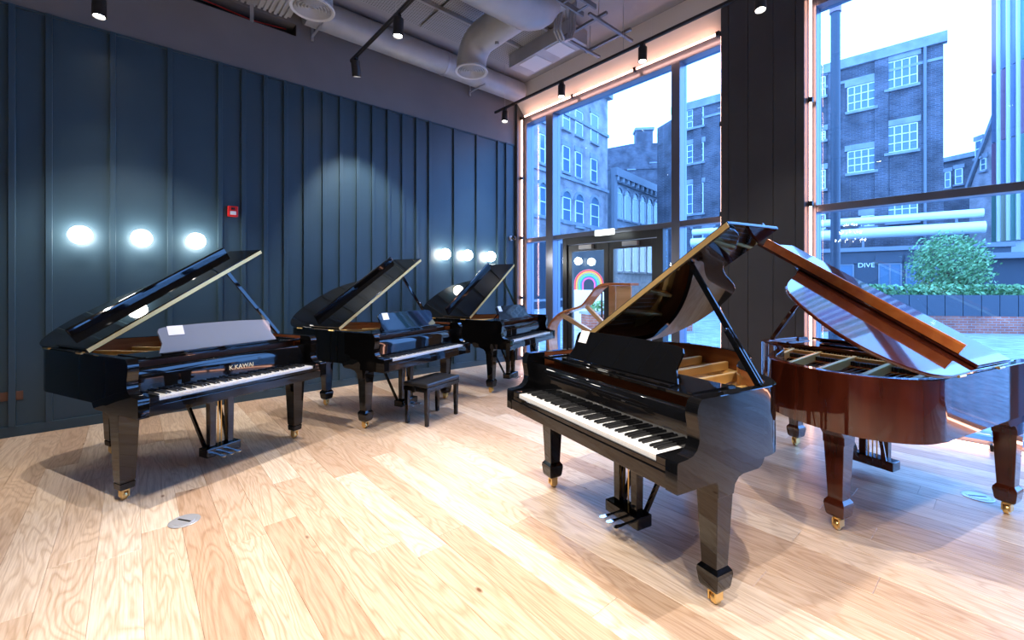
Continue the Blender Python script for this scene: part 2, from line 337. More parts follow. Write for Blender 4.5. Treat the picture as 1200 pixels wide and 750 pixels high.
part1('sill', WX0+.06, m1a, 5.93, 6.11, 0, .06, M['frame']); part1('sill', m2b, WX1-.06, 5.93, 6.11, 0, .06, M['frame'])
part1('side_light', m1b, -5.40, 6.045, 6.055, .02, 2.33, M['glass'], 0); part1('side_light', -3.40, m2a, 6.045, 6.055, .02, 2.33, M['glass'], 0)
w2, part2 = window('window_2', RX0, WR, [(1.05, 1.17)], [(RX0+.06, 1.05), (1.17, WR-.06)],
    [(RX0+.06, 1.05, .06, 2.33), (RX0+.06, 1.05, 2.41, HEAD-.16), (1.17, WR-.06, .06, 2.33), (1.17, WR-.06, 2.41, HEAD-.16)], 'wide shop window behind the mahogany piano')
part2('sill', RX0+.06, WR-.06, 5.93, 6.11, 0, .06, M['frame'])
# entrance doors
dr = empty('door_1', (-4.4, 6.02, 0), 0, 'dark framed double glass entrance doors', 'door', kind='structure')
def dpart(n, x0, x1, y0, y1, z0, z1, m, par=dr, bevel=.003): return MB().box(x0+4.4, x1+4.4, y0-6.02, y1-6.02, z0, z1).build(n, m, par, bevel=bevel)
dpart('door_jamb', -5.40, -5.30, 5.94, 6.10, 0, 2.33, M['door_frame']); dpart('door_jamb', -3.50, -3.40, 5.94, 6.10, 0, 2.33, M['door_frame'])
dpart('door_head', -5.30, -3.50, 5.94, 6.10, 2.21, 2.33, M['door_frame'])
for a, b, hx in ((-5.29, -4.405, -4.50), (-4.395, -3.51, -4.30)):
    lf = MB()
    for q in ((a, a+.09, .01, 2.20), (b-.09, b, .01, 2.20), (a+.09, b-.09, 2.08, 2.20), (a+.09, b-.09, .01, .22)): lf.box(q[0]+4.4, q[1]+4.4, -.05, .01, q[2], q[3])
    leaf = lf.build('door_leaf', M['door_frame'], dr, bevel=.003)
    dpart('pane', a+.09, b-.09, 6.0, 6.006, .22, 2.08, M['clear'], leaf, 0)
    MB().tube([(hx+4.4, -.10, .85), (hx+4.4, -.10, 1.45)], .016, 10).box(hx+4.385, hx+4.415, -.10, -.05, .9, .93).box(hx+4.385, hx+4.415, -.10, -.05, 1.37, 1.40).build('pull_handle', M['chrome'], leaf)
    cx = (a+b)/2+4.4
    MB().box(cx-.14, cx+.14, -.12, -.05, 2.11, 2.18).build('door_closer', M['galv'], leaf, bevel=.005)

# neon strips round the windows
def neon(pts, label):
    e = empty('neon_strip', pts[0], 0, label, 'neon light'); o = Vector(pts[0])
    P = [Vector(p)-o for p in pts]
    for i in range(len(P)-1):
        n = max(1, round((P[i+1]-P[i]).length/1.25))
        d = (P[i+1]-P[i])/n
        for k in range(n):
            p = P[i]+d*k; q = P[i]+d*(k+1); s = d.normalized()*.03
            MB().tube([p+s, q-s], .013, 8).build('tube', M['neon'], e, smooth=40)
            MB().box(q.x-.022, q.x+.022, q.y-.02, q.y+.03, q.z-.03, q.z+.03).build('bracket', M['lamp_black'], e)
    return e
NY = 5.82
neon([(WX0+.03, NY, .05), (WX0+.03, NY, 4.78)], 'pink neon strip up the window jamb by the navy wall')
neon([(WX0+.08, NY, 4.80), (WX1-.08, NY, 4.80)], 'pink neon strip under the head of the entrance window')
neon([(WX1-.03, NY, .05), (WX1-.03, NY, 4.78)], 'pink neon strip up the charcoal pier beside the entrance window')
neon([(RX0+.03, NY, .05), (RX0+.03, NY, 4.78)], 'pink neon strip up the charcoal pier behind the mahogany piano')
neon([(RX0+.08, NY, .03), (2.6, NY, .03)], 'pink neon strip along the foot of the wide window')

# ================================================================== pianos
LA = math.radians(31.4)
bent = [(.75,.26),(.742,.36),(.70,.45),(.62,.53),(.51,.60),(.40,.68),(.31,.81),(.24,.95),(.165,1.09),(.08,1.19),(-.06,1.265),(-.22,1.31),(-.38,1.325),(-.52,1.30),(-.64,1.23),(-.72,1.13),(-.75,1.00)]
def outline(k):
    P = [(.75, -.06)] + catmull(bent, 5) + [(-.75, -.06)]
    return [(x, y if y < .3 else .3+(y-.3)*k) for x, y in P]
def offset(P, d):
    out = []
    for i in range(len(P)):
        a = Vector(P[max(i-1, 0)]); b = Vector(P[min(i+1, len(P)-1)]); t = (b-a).normalized(); n = Vector((-t.y, t.x))
        out.append((P[i][0]+n.x*d, P[i][1]+n.y*d))
    return out
def lidM():
    c, s = math.cos(LA), math.sin(LA)
    return Matrix(((c, 0, -s, -.75), (0, 1, 0, 0), (s, 0, c, 1.006), (0, 0, 0, 1)))
def leg(root, x, y, top, rear, kind, wood):
    e = MB()
    if kind == 'spade':
        lv = [(.078,.036,.036),(.088,.046,.046),(.10,.050,.050),(.155,.057,.057),(.172,.055,.055),(.192,.041,.041),(.20,.041,.041),(.54,.056,.056),(top,.058,.058)]
    else:
        lv = [(.078,.036,.036),(.085,.042,.042),(.125,.045,.045),(.127,.041,.041),(.135,.041,.041),(.137,.045,.045),(.54,.060,.060),(top,.062,.062)]
    o = e.frustum(x, y, lv).build('leg', wood, root, bevel=.002)
    hw = .056; t = .665
    br = [(-.085,t),(-.075,.63),(-.058,.585),(-.056,.53),(.056,.53),(.066,.57),(.095,.598),(.15,.612),(.20,.625),(.23,.655),(.235,t)]
    if rear: br = [(-.16,t),(-.15,.645),(-.10,.63),(-.06,.58),(-.056,.53),(.056,.53),(.06,.58),(.10,.63),(.15,.645),(.16,t)]
    MB().prism([(y+a, b) for a, b in br], YZ, x-hw-.004, x+hw+.004).build('leg_bracket', wood, o, bevel=.002)
    c = MB(); c.lathe([(.001,.083),(.020,.083),(.020,.07),(.010,.062),(.001,.062)], (x, y, 0), 12)
    for s in (-1, 1): c.box(x+s*.018-.004, x+s*.018+.004, y-.02, y+.032, .022, .07)
    c.box(x-.022, x+.022, y-.02, y+.02, .062, .072)
    c.lathe([(.001,-.013),(.027,-.013),(.030,-.008),(.030,.008),(.027,.013),(.001,.013)], (x, y+.012, .030), 20, 'x')
    c.build('caster', M['brass'], o, smooth=40)
def grand_piano(mid, u, label, wood='black', k=1.0, foot='spade', keys='parts', letter=False, desk='black', desk_up=True, flapwood=None):
    W = M[wood]; fw = M[flapwood or wood]
    rz = math.atan2(u[1], u[0]); root = empty('grand_piano', (mid[0], mid[1], 0), rz, label, 'piano')
    O = outline(k); I = offset(O, .052)
    # rim
    r = MB(); n = len(O); zb, zt = .662, 1.0
    O2 = offset(O, .0035); I2 = offset(O, .0485)
    v = [(x, y, zb) for x, y in O]+[(x, y, zt-.0035) for x, y in O]+[(x, y, zt-.0035) for x, y in I]+[(x, y, .80) for x, y in I]+[(x, y, zb) for x, y in I]
    v += [(x, y, zt) for x, y in O2]+[(x, y, zt) for x, y in I2]
    for i in range(n-1):
        r.f += [(i, i+1, n+i+1, n+i), (n+i, n+i+1, 5*n+i+1, 5*n+i), (5*n+i, 5*n+i+1, 6*n+i+1, 6*n+i), (6*n+i, 6*n+i+1, 2*n+i+1, 2*n+i), (2*n+i, 2*n+i+1, 3*n+i+1, 3*n+i), (3*n+i, 3*n+i+1, 4*n+i+1, 4*n+i), (4*n+i, 4*n+i+1, i+1, i)]; r.m += [0, 0, 0, 0, 1, 0, 0]
    for i in (0, n-1): r.f.append((i, n+i, 5*n+i, 6*n+i, 2*n+i, 3*n+i, 4*n+i)); r.m.append(0)
    r.v = v
    rim = r.build('rim', [W, M['inner_wood']], root, smooth=35)
    # soundboard, braces
    In = [p for p in offset(O, .05)]; inner = [(In[0][0], .12)] + [p for p in In[1:-1]] + [(In[-1][0], .12)]
    MB().prism(inner, XY, .775, .795).build('soundboard', M['soundboard'], root)
    for x in (-.52, -.30, -.06, .18):
        MB().box(x-.04, x+.04, .2, .85, .68, .774).build('brace', M['inner_wood'], root)
    # iron plate: rim ring, pin field, struts
    pl = MB(); A = [p for p in offset(O, .056)][1:-1]; B = [p for p in offset(O, .15)][1:-1]
    pv = []; q = len(A)
    keep = [i for i in range(q) if A[i][1] > .2]
    A = [A[i] for i in keep]; B = [B[i] for i in keep]; q = len(A)
    pv = [(x, y, .86) for x, y in A]+[(x, y, .845) for x, y in B]+[(x, y, .80) for x, y in B]
    for i in range(q-1): pl.f += [(i, i+1, q+i+1, q+i), (q+i, q+i+1, 2*q+i+1, 2*q+i)]; pl.m += [0, 0]
    pl.v = pv
    plate = MB(); plate.v = pl.v; plate.f = pl.f; plate.m = pl.m
    plate.box(-.69, .69, .062, .34, .86, .885).box(-.69, .69, .30, .345, .885, .935)
    iron = plate.build('iron_frame', M['gold'], root, smooth=30)
    yb = .3+(1.22-.3)*k
    for x0, x1, y1 in ((-.46, -.55, yb), (-.20, -.36, yb+.02), (.05, -.10, yb-.02), (.30, .17, .3+(.98-.3)*k), (.52, .46, .3+(.58-.3)*k)):
        MB().bar((x0, .30, .915), (x1, y1, .885), .030, .062).build('strut', M['gold'], iron, bevel=.006)
    st = MB()
    for i in range(30):
        x = -.66+1.3*i/29
        ye = max(yy for yy in [.45]+[b[1]-.03 for b in B if abs(b[0]-(x*.86-.08)) < .05])
        st.bar((x, .22, .868+.02), (x*.9-.06, ye, .853), .002 if i > 8 else .0045, .002)
    tag(st.build('strings', M['steel'], iron), kind='stuff')
    pn = MB()
    for i in range(66):
        for j in range(3):
            x = -.66+1.32*i/65; y = .12+.05*j+.01*(i % 2); pn.box(x-.004, x+.004, y-.004, y+.004, .885, .92)
    tag(pn.build('tuning_pins', M['steel'], iron), kind='stuff')
    dm = MB()
    for i in range(60):
        x = -.64+1.1*i/59; dm.box(x-.006, x+.006, .40, .44, .888, .918)
    tag(dm.build('dampers', M['black_satin'], iron), kind='stuff')
    MB().box(-.69, .69, .355, .375, .872, .879).build('felt_strip', M['felt'], iron)
    # arms, keybed
    prof = [(-.34,.618),(-.34,.742),(-.334,.752),(-.275,.756),(-.243,.764),(-.218,.782),(-.204,.808),(-.200,.84),(-.206,.88),(-.214,.92),(-.213,.955),(-.200,.985),(-.182,1.0),(-.0601,1.0),(-.0601,.6619),(.27,.6619),(.25,.63),(.22,.618)]
    for s in (-1, 1): MB().prism(prof, YZ, s*.686, s*.75).build('arm', W, root, smooth=35)
    MB().box(-.686, .686, -.318, .24, .622, .675).build('keybed', W, root, bevel=.003)
    ks = MB().box(-.686, .686, -.338, -.316, .620, .688).build('key_slip', W, root, bevel=.003); MB().box(-.686, .686, -.331, -.317, .6885, .714).build('slip_rail', M['black'], ks, bevel=.003)
    for s in (-1, 1): MB().box(min(s*.622, s*.684), max(s*.622, s*.684), -.330, -.155, .676, .748).build('key_block', W, root, bevel=.006)
    kb = MB().box(-.62, .62, -.312, -.12, .676, .706).build('keyboard', M['black_satin'], root)
    pitch = 1.24/52; wb = MB().box(.0006, pitch-.0006, -.314, -.10, .708, .735); bbk = MB().frustum(0, -.195, [(.736,.0055,.066),(.7445,.0050,.064),(.748,.0042,.060)])
    if keys == 'parts':
        w0 = wb.build('white_key', M['ivory'], kb); b0 = bbk.build('black_key', M['black_satin'], kb)
        for i in range(52):
            o = w0 if i == 0 else copy_of(w0, kb); o.location.x = -.62+i*pitch
        first = True
        for i in range(51):
            if i % 7 in (0, 2, 3, 5, 6):
                o = b0 if first else copy_of(b0, kb); first = False; o.location.x = -.62+(i+1)*pitch
    else:
        wk = MB(); bk = MB()
        for i in range(52): wk.box(-.62+i*pitch+.0006, -.62+(i+1)*pitch-.0006, -.314, -.10, .708, .735)
        for i in range(51):
            if i % 7 in (0, 2, 3, 5, 6): bk.frustum(-.62+(i+1)*pitch, -.195, [(.736,.0055,.066),(.7445,.0050,.064),(.748,.0042,.060)])
        tag(wk.build('white_keys', M['ivory'], kb), kind='stuff'); tag(bk.build('black_keys', M['black_satin'], kb), kind='stuff')
    fb = [(-.140,.738),(-.139,.78),(-.138,.84),(-.136,.892),(-.126,.912),(-.105,.920),(-.088,.912),(-.09,.89),(-.11,.80),(-.118,.738)]
    fo = MB().prism(fb, YZ, -.684, .684).build('fallboard', W, root, bevel=.002, smooth=35)
    if letter:
        a = math.atan2(.07, .010+.0)  # face tilt
        Mx = Matrix.Translation((.06, -.1398, .815)) @ Matrix.Rotation(math.radians(89), 4, 'X')
        text_part('lettering', 'K.KAWAI', .05, M['gold_letter'], fo, Mx)
    MB().box(.20, .23, -.1385, -.132, .858, .864).build('lock', M['black_satin'], fo)
    # music shelf and desk
    MB().box(-.684, .684, .02, .06, .80, .955).build('pin_block', M['inner_wood'], root)
    sh = MB().box(-.684, .684, -.085, .262, .957, .977).build('music_shelf', W, root, bevel=.004)
    for s in (-1, 1): MB().box(s*.60-.012, s*.60+.012, -.08, .25, .9775, .985).build('slide_rail', W, sh)
    MB().box(-.47, .47, -.062, -.030, .9775, .992).build('desk_ledge', W, sh, bevel=.003)
    dp = [(-.47,0),(-.458,.03),(-.438,.07),(-.445,.13),(-.45,.165),(-.438,.19),(-.40,.20),(-.2,.208),(0,.21),(.2,.208),(.40,.20),(.438,.19),(.45,.165),(.445,.13),(.438,.07),(.458,.03),(.47,0)]
    tl = math.radians(24 if desk_up else 76)
    DM = Matrix.Translation((0, -.004, .987)) @ Matrix.Rotation(-tl, 4, 'X')
    de = MB().prism(dp, XZ, -.007, .007).xf(DM).build('music_desk', M[desk] if desk != 'wood' else W, root, bevel=.002)
    if desk_up:
        for x in (-.28, .28): MB().bar((x, .075, 1.12), (x, .20, .982), .018, .010).build('desk_strut', W, de)
    root['dm'] = [v for row in DM for v in row]
    # lid (main), front flap folded back on it, lip, brass hinge
    LM = lidM(); yh = .30; Lo = offset(O, -.012)
    Lp = [(x+.75, y) for x, y in Lo if y > yh+.005]; lidpoly = [(1.512+.012, yh)] + Lp + [(-.004, yh)]
    lid = MB().prism(lidpoly, XY, 0, .022).xf(LM).build('lid', W, root, bevel=.006, smooth=35)
    MB().box(0, 1.522, yh+.002, yh+.468, .026, .046).xf(LM).build('lid_flap', W, lid, bevel=.005)
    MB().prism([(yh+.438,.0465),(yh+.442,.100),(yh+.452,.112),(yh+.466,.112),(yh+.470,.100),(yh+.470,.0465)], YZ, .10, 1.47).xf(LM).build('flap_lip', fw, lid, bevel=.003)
    MB().box(.002, 1.52, yh-.004, yh-.0005, .007, .037).xf(LM).build('lid_hinge', M['hinge'], lid)
    for y in (.42, .95): MB().tube([(-.762, y-.04, 1.004), (-.762, y+.04, 1.004)], .008, 8).build('butt_hinge', M['brass'], lid)
    c, s = math.cos(LA), math.sin(LA)
    tp = Vector((-.75+1.17*c+.004, .37, 1.006+1.17*s-.006)); bp = Vector((.712, .30, 1.002))
    pr = MB().bar(bp, tp, .034, .016, up=(0, 1, 0)).build('lid_prop', W, root, bevel=.003)
    MB().bar(bp+Vector((.0, -.02, .0)), bp+(tp-bp)*.42+Vector((0, -.02, 0)), .03, .014, up=(0, 1, 0)).build('half_prop', W, pr, bevel=.003)
    MB().lathe([(.001,-.03),(.009,-.03),(.009,.02),(.001,.02)], tuple(bp+(tp-bp)*.42), 10, 'y').build('pivot', M['chrome'], pr)
    # legs
    for x in (-.675, .675): leg(root, x, 0, .62, False, foot, W)
    leg(root, -.29, .3+(1.10-.3)*k, .668, True, foot, W)
    # lyre
    X = .02
    MB().box(X-.115, X+.115, .02, .15, .585, .621).build('lyre_top', W, root, bevel=.003)
    for x in (-.073, .073): MB().frustum(X+x, .085, [(.145,.024,.026),(.585,.028,.030)]).build('lyre_pillar', W, root, bevel=.004)
    bx = MB().box(X-.14, X+.14, .025, .14, .075, .146).build('pedal_box', W, root, bevel=.006)
    for x in (-.062, 0, .062):
        pp = [(-.009,.03),(.009,.03),(.011,-.02),(.017,-.05),(.019,-.066),(.014,-.082),(0,-.088),(-.014,-.082),(-.019,-.066),(-.017,-.05),(-.011,-.02)]
        MB().prism([(X+x+a, b) for a, b in pp], XY, .082, .091).build('pedal', M['chrome'], bx, bevel=.002)
        MB().tube([(X+x*.45, .115, .146), (X+x*.45, .115, .625)], .0045, 8).build('rod', M['brass'], bx)
    for x in (-.09, .09): MB().bar((X+x, .13, .12), (X+x*1.6, .44, .70), .022, .022).build('lyre_strut', W, root)
    return root, DM, rz
def card(piano, x, w, h, label):
    # a loose paper card leaning on the music desk
    root, DM, rz = piano
    T = Matrix.Translation(root.location) @ Matrix.Rotation(rz, 4, 'Z') @ DM
    o = MB().box(x-w/2, x+w/2, -.0095, -.0078, .20-h, .205).xf(T).build('price_card', M['paper']); tag(o, label, 'card'); return o
P4 = grand_piano((-1.574, 2.202), (.977, -.212), 'glossy black grand piano standing beside the mahogany piano, lid propped open')
P1 = grand_piano((-4.33, .578), (-.40, .916), 'glossy black grand piano with gold lettering on its fallboard, before three wall globes', foot='band', letter=True, desk='sheen_desk')
P2 = grand_piano((-4.647, 2.465), (-.342, .94), 'glossy black grand piano with the black bench before its keyboard', keys='joined')
P3 = grand_piano((-4.956, 4.379), (-.342, .94), 'glossy black grand piano in the corner between navy wall and window', keys='joined')
P5 = grand_piano((-.666, 4.495), (-.966, .258), 'polished red mahogany grand piano by the wide window', 'mahogany', k=1.12, keys='joined', desk='wood', desk_up=False, flapwood='mahogany_lit')
card(P1, -.33, .11, .07, 'white price card leaning on the music desk of the lettered piano')
card(P2, -.34, .09, .075, 'white price card on the desk of the piano with the bench')
card(P3, -.35, .09, .075, 'white price card on the desk of the piano in the corner')
card(P4, -.37, .085, .08, 'white price card on the black desk of the piano beside the mahogany one')

# bench before piano 2
bu = math.atan2(.94, -.342); be = empty('piano_bench', (-4.255, 2.53, 0), bu, 'black piano bench with padded leather seat', 'bench')
MB().box(-.285, .285, -.165, .165, .36, .405).build('apron', M['black'], be, bevel=.003)
cu = MB().box(-.29, .29, -.17, .17, .405, .452).build('cushion', M['leather'], be, bevel=.018, seg=3)
for x in (-.255, .255):
    for y in (-.135, .135): MB().frustum(x, y, [(0,.017,.017),(.36,.023,.023)]).build('leg', M['black'], be, bevel=.002)
for s in (-1, 1): MB().lathe([(.001,0),(.026,0),(.030,.008),(.030,.028),(.024,.034),(.001,.034)], (s*.285, 0, .385), 14, 'x').build('height_knob', M['black'], be) if s > 0 else MB().lathe([(.001,0),(.026,0),(.030,-.008),(.030,-.028),(.024,-.034),(.001,-.034)], (-.285, 0, .385), 14, 'x').build('height_knob', M['black'], be)

# curved bentwood stand by the doors
SY = 5.48; sc = empty('bentwood_stand', (-4.1, SY, 0), 0, 'curved orange bentwood display stand by the glass doors', 'stand')
rb = catmull([(-5.20,0),(-5.22,.35),(-5.24,.66),(-5.18,.84),(-4.96,1.02),(-4.72,1.10),(-4.50,1.17),(-4.34,1.32),(-4.20,1.46),(-4.02,1.515),(-3.58,1.515)], 6)
rbn = offset(rb, -.035)
MB().prism([(x+4.1, z) for x, z in rb+rbn[::-1]], XZ, -.11, .11).build('ribbon', M['bentwood'], sc, bevel=.004, smooth=40)
MB().box(.27, .52, -.10, -.07, 0, 1.478).build('end_panel', M['pale_wood'], sc, bevel=.003); MB().box(.05, .17, .02, .06, 0, 1.475).build('post', M['pale_wood'], sc, bevel=.003)
MB().bar((-.30, -.08, 1.15), (.06, -.08, .88), .05, .06).build('brace', M['pale_wood'], sc); MB().bar((-.84, -.08, 1.0), (.06, -.08, .64), .05, .07).build('brace', M['pale_wood'], sc)
MB().box(-1.04, .52, -.06, -.02, .0, .06).build('base_rail', M['pale_wood'], sc)

# ================================================================== small wall and floor things
for i, y in enumerate((-.408, .079, .573, 4.031, 4.495, 5.019)):
    near = i < 3
    g = empty('globe_sconce', (WL, y, 2.013), 0, ['glowing globe wall light nearest the brown wall socket', 'middle one of three glowing wall globes above the lettered piano', 'glowing globe wall light nearest the red fire alarm', 'first of three glowing wall globes above the corner piano, farthest from the window', 'middle one of three glowing wall globes above the corner piano', 'glowing globe wall light nearest the window and the dome camera'][i], 'wall light', 'globe lights near the socket end of the navy wall' if near else 'globe lights near the window end of the navy wall')
    MB().lathe([(.001,0),(.045,0),(.045,.012),(.03,.02),(.001,.02)], (0,0,0), 20, 'x').build('wall_plate', M['brass'], g, smooth=40)
    pr = [(.092*math.sin(PI*k/14)+.0001, .105-.092*math.cos(PI*k/14)) for k in range(15)]
    MB().lathe(pr, (0,0,0), 24, 'x').build('globe', M['globe'], g, smooth=60)
al = empty('fire_call_point', (WL, .952, 2.415), 0, 'red fire alarm call point on the navy wall', 'fire alarm')
MB().box(0, .05, -.055, .055, -.065, .065).build('body', M['red'], al, bevel=.006); MB().box(.05, .053, -.032, .032, -.045, .0).build('break_glass', M['white_paint'], al); MB().box(.05, .053, -.02, .02, .02, .045).build('sign_plate', M['black_satin'], al)
so = empty('wall_socket', (WL, -.893, .40), 0, 'brown double wall socket on the navy wall', 'socket')
MB().box(0, .010, -.075, .075, -.043, .043).build('face_plate', M['brown_plate'], so, bevel=.002)
for s in (-1, 1): MB().box(.010, .013, s*.037-.022, s*.037+.022, -.026, .026).build('outlet', M['brown_plate'], so); MB().box(.013, .015, s*.037-.006, s*.037+.006, .028, .036).build('switch', M['brown_plate'], so)
for (x, y, lb) in ((-3.436, .248, 'round chrome floor box before the piano with lettering'), (-.155, 4.49, 'round chrome floor box under the mahogany piano')):
    fbx = empty('floor_box', (x, y, 0), .6, lb, 'floor box')
    MB().lathe([(.001,.0005),(.082,.0005),(.085,.004),(.080,.007),(.066,.005),(.001,.005)], (0,0,0), 32).build('ring', M['box_metal'], fbx, smooth=40)
    MB().lathe([(.001,.005),(.058,.005),(.058,.007),(.001,.007)], (0,0,0), 24).build('cover', M['box_metal'], fbx, smooth=40); MB().box(-.05, .05, -.006, .006, .007, .0085).build('slot', M['black_satin'], fbx)
cm = empty('security_camera', (WL, 5.60, 2.40), 0, 'small dark dome security camera in the corner', 'camera')
MB().lathe([(.001,0),(.05,0),(.05,.02),(.02,.03),(.02,.06),(.001,.06)], (0,0,0), 16, 'x').build('mount', M['galv'], cm, smooth=40)
MB().lathe([(.045*math.sin(PI*k/12)+.0001, .09-.045*math.cos(PI*k/12)) for k in range(13)], (0,0,0), 16, 'x').build('dome', M['black'], cm, smooth=60)
ex = empty('exit_sign', (-4.28, 5.70, 2.33), 0, 'lit white exit sign hanging above the entrance doors', 'sign')
MB().box(-.18, .18, -.02, .02, -.045, .045).build('light_box', M['exit'], ex, bevel=.004); MB().bar((-.12, 0, .04), (-.12, .22, .06), .01, .01).bar((.12, 0, .04), (.12, .22, .06), .01, .01).build('bracket', M['galv'], ex)

# ================================================================== ceiling services
def diffuser(par, x, y, z, R):
    m = MB(); m.lathe([(R*.86, .05), (R, 0), (R*.97, -.012), (R*.84, -.004), (R*.80, .05)], (x, y, z), 36)
    for q in (.70, .56, .42, .28, .15): m.lathe([(R*q, .03), (R*(q+.06), -.004), (R*(q+.05), -.010), (R*(q+.005), .03)], (x, y, z), 32)
    d = m.build('diffuser', M['duct_white'], par, smooth=40)
    MB().lathe([(.0001, .055), (R*.86, .055)], (x, y, z), 24).build('diffuser_throat', M['lamp_black'], d)
    return d
# duct along the navy wall
da = empty('air_duct', (-6.19, 0, 5.17), 0, 'long round grey duct running along the top of the grey wall', 'duct')
MB().tube([(0, 1.74, 0), (0, 5.6, 0)], .19, 28).build('duct_run', M['duct'], da, smooth=40)
for y in (2.6, 3.9): MB().tube([(0, y-.02, 0), (0, y+.02, 0)], .197, 28).build('joint_ring', M['galv'], da, smooth=40)
for y in (1.9, 4.6):
    MB().box(-.25, -.23, y-.015, y+.015, -.27, .20).box(-.25, .22, y-.015, y+.015, -.21, -.198).build('hanger', M['galv'], da)
# main duct with two branches to round diffusers
db = empty('air_duct', (-3.95, 0, 4.93), 0, 'large round grey duct with two elbow branches ending in round diffusers', 'duct')
MB().tube([(0, -.8, 0), (0, 3.55, 0)] + [(0, 3.55+.42*math.sin(q*PI/12), .30*(1-math.cos(q*PI/12))*.9) for q in range(1, 6)], .26, 28).build('duct_run', M['duct'], db, smooth=40)
MB().box(-.20, .20, 3.6, 4.2, .10, .44).build('plenum_box', M['duct'], db, bevel=.004)
for y in (1.50, 3.66):
    el = [(-.15, y, .0), (-.83, y, .0)] + [(-.83-.30*math.sin(q*PI/12), y, .0-.30*(1-math.cos(q*PI/12))) for q in range(1, 7)] + [(-1.13, y, -.36)]
    b = MB().tube(el, .21, 24).build('elbow_branch', M['duct'], db, smooth=40)
    MB().tube([(-.55, y-.0, -.20), (-.55, y, -.245)], .03, 12).build('test_cap', M['galv'], b)
    dd = diffuser(b, -1.13, y, -.385, .235)
# perforated ceiling panels, channels
for i in range(5):
    for j in range(2):
        x0 = -5.78+j*.62; y0 = .35+i*.96
        tag(MB().box(x0, x0+.59, y0, y0+.92, 5.325, 5.345).build('acoustic_panel', M['perf']), ['first', 'second', 'third', 'fourth', 'fifth'][4-i]+' perforated ceiling panel from the window in the row beside the '+('wall duct', 'branched duct')[j], 'ceiling panel', 'perforated panels on the ceiling')
for x in (-5.17, -4.54):
    tag(MB().box(x-.02, x+.02, .2, 4.65, 5.27, 5.32).box(x-.02, x-.014, .2, 4.65, 5.32, 5.379).build('strut_channel', M['galv']), 'slotted steel channel '+('between the two rows of ceiling panels' if x < -5 else 'between the ceiling panels and the branched duct'), 'channel', 'steel channels on the ceiling')
# ribbed deck strip by the slot
dk = MB()
n = 40
for i in range(n):
    y = -.9+2.5*i/n; dk.box(WL+.02, -5.42, y, y+.035, 5.09, 5.12)
dk.box(WL+.02, -5.42, -.9, 1.62, 5.12, 5.13)
tag(dk.build('ribbed_deck', M['deck']), 'pale ribbed metal deck over the slot in the grey wall', 'ceiling deck')
for y in (.42, 1.15): tag(MB().box(-6.36, -5.60, y-.025, y+.025, 5.07, 5.08).box(-6.39, -6.365, y-.02, y+.02, 4.85, 5.085).build('perforated_hanger', M['galv']), 'perforated steel hanger strap '+('above the middle of the wall slot' if y < 1 else 'near the end of the wall slot by the duct'), 'hanger', 'hanger straps by the wall slot')
# cable trays and conduits near the windows
ct = empty('cable_tray', (-3.5, 3.25, 4.95), 0, 'steel cable tray crossing the ceiling near the windows', 'cable tray')
for s in (-.10, .10): MB().box(s-.012, s+.012, -2.0, 1.1, -.03, .03).build('side_rail', M['strut_steel'], ct)
for k in range(12): MB().box(-.09, .09, -1.9+k*.26, -1.87+k*.26, -.025, -.012).build('rung', M['strut_steel'], ct)
cx2 = empty('strut_grid', (-3.86, 4.85, 5.0), 0, 'bare steel strut frame hanging under the ceiling by the cable tray', 'strut frame')
for x in (-.29, .29): MB().box(x-.02, x+.02, -.42, .55, -.03, .0).build('rail', M['strut_steel'], cx2)
for y in (-.22, .33): MB().box(-.38, .42, y-.02, y+.02, .001, .035).build('rail', M['strut_steel'], cx2)
for x in (-.29, .29): MB().tube([(x, -.22, .035), (x, -.22, H-5.0)], .005, 6).tube([(x, .33, .035), (x, .33, H-5.0)], .005, 6).build('drop_rod', M['galv'], cx2)
for k in range(3):
    tag(MB().tube([(-3.97+.05*k, 4.28, 5.36), (-3.97+.05*k, 4.24, 5.10), (-3.98+.05*k, 4.22, 4.86-.01*k), (-4.02+.05*k, 4.34, 4.78-.015*k), (-4.02+.05*k, 4.50, 4.84), (-4.02+.05*k, 4.56, 5.0), (-4.02+.05*k, 4.58, 5.37)], .016, 8).build('conduit', M['galv'], smooth=40), ['bent steel conduit closest to the large branched duct', 'middle one of three bent steel conduits', 'bent steel conduit farthest from the branched duct'][k], 'conduit', 'conduits beside the large duct')
bx = empty('air_handling_box', (-4.75, 4.95, 5.12), 0, 'flat grey plenum box on the ceiling near the corner', 'plenum box')
MB().box(-.75, .55, -.22, .22, -.02, .20).build('casing', M['duct'], bx, bevel=.004); MB().box(-.55, -.15, -.18, .18, -.03, -.021).build('access_panel', M['duct_white'], bx, bevel=.003); MB().box(.05, .35, -.18, .18, -.03, -.021).build('access_panel', M['duct_white'], bx, bevel=.003)

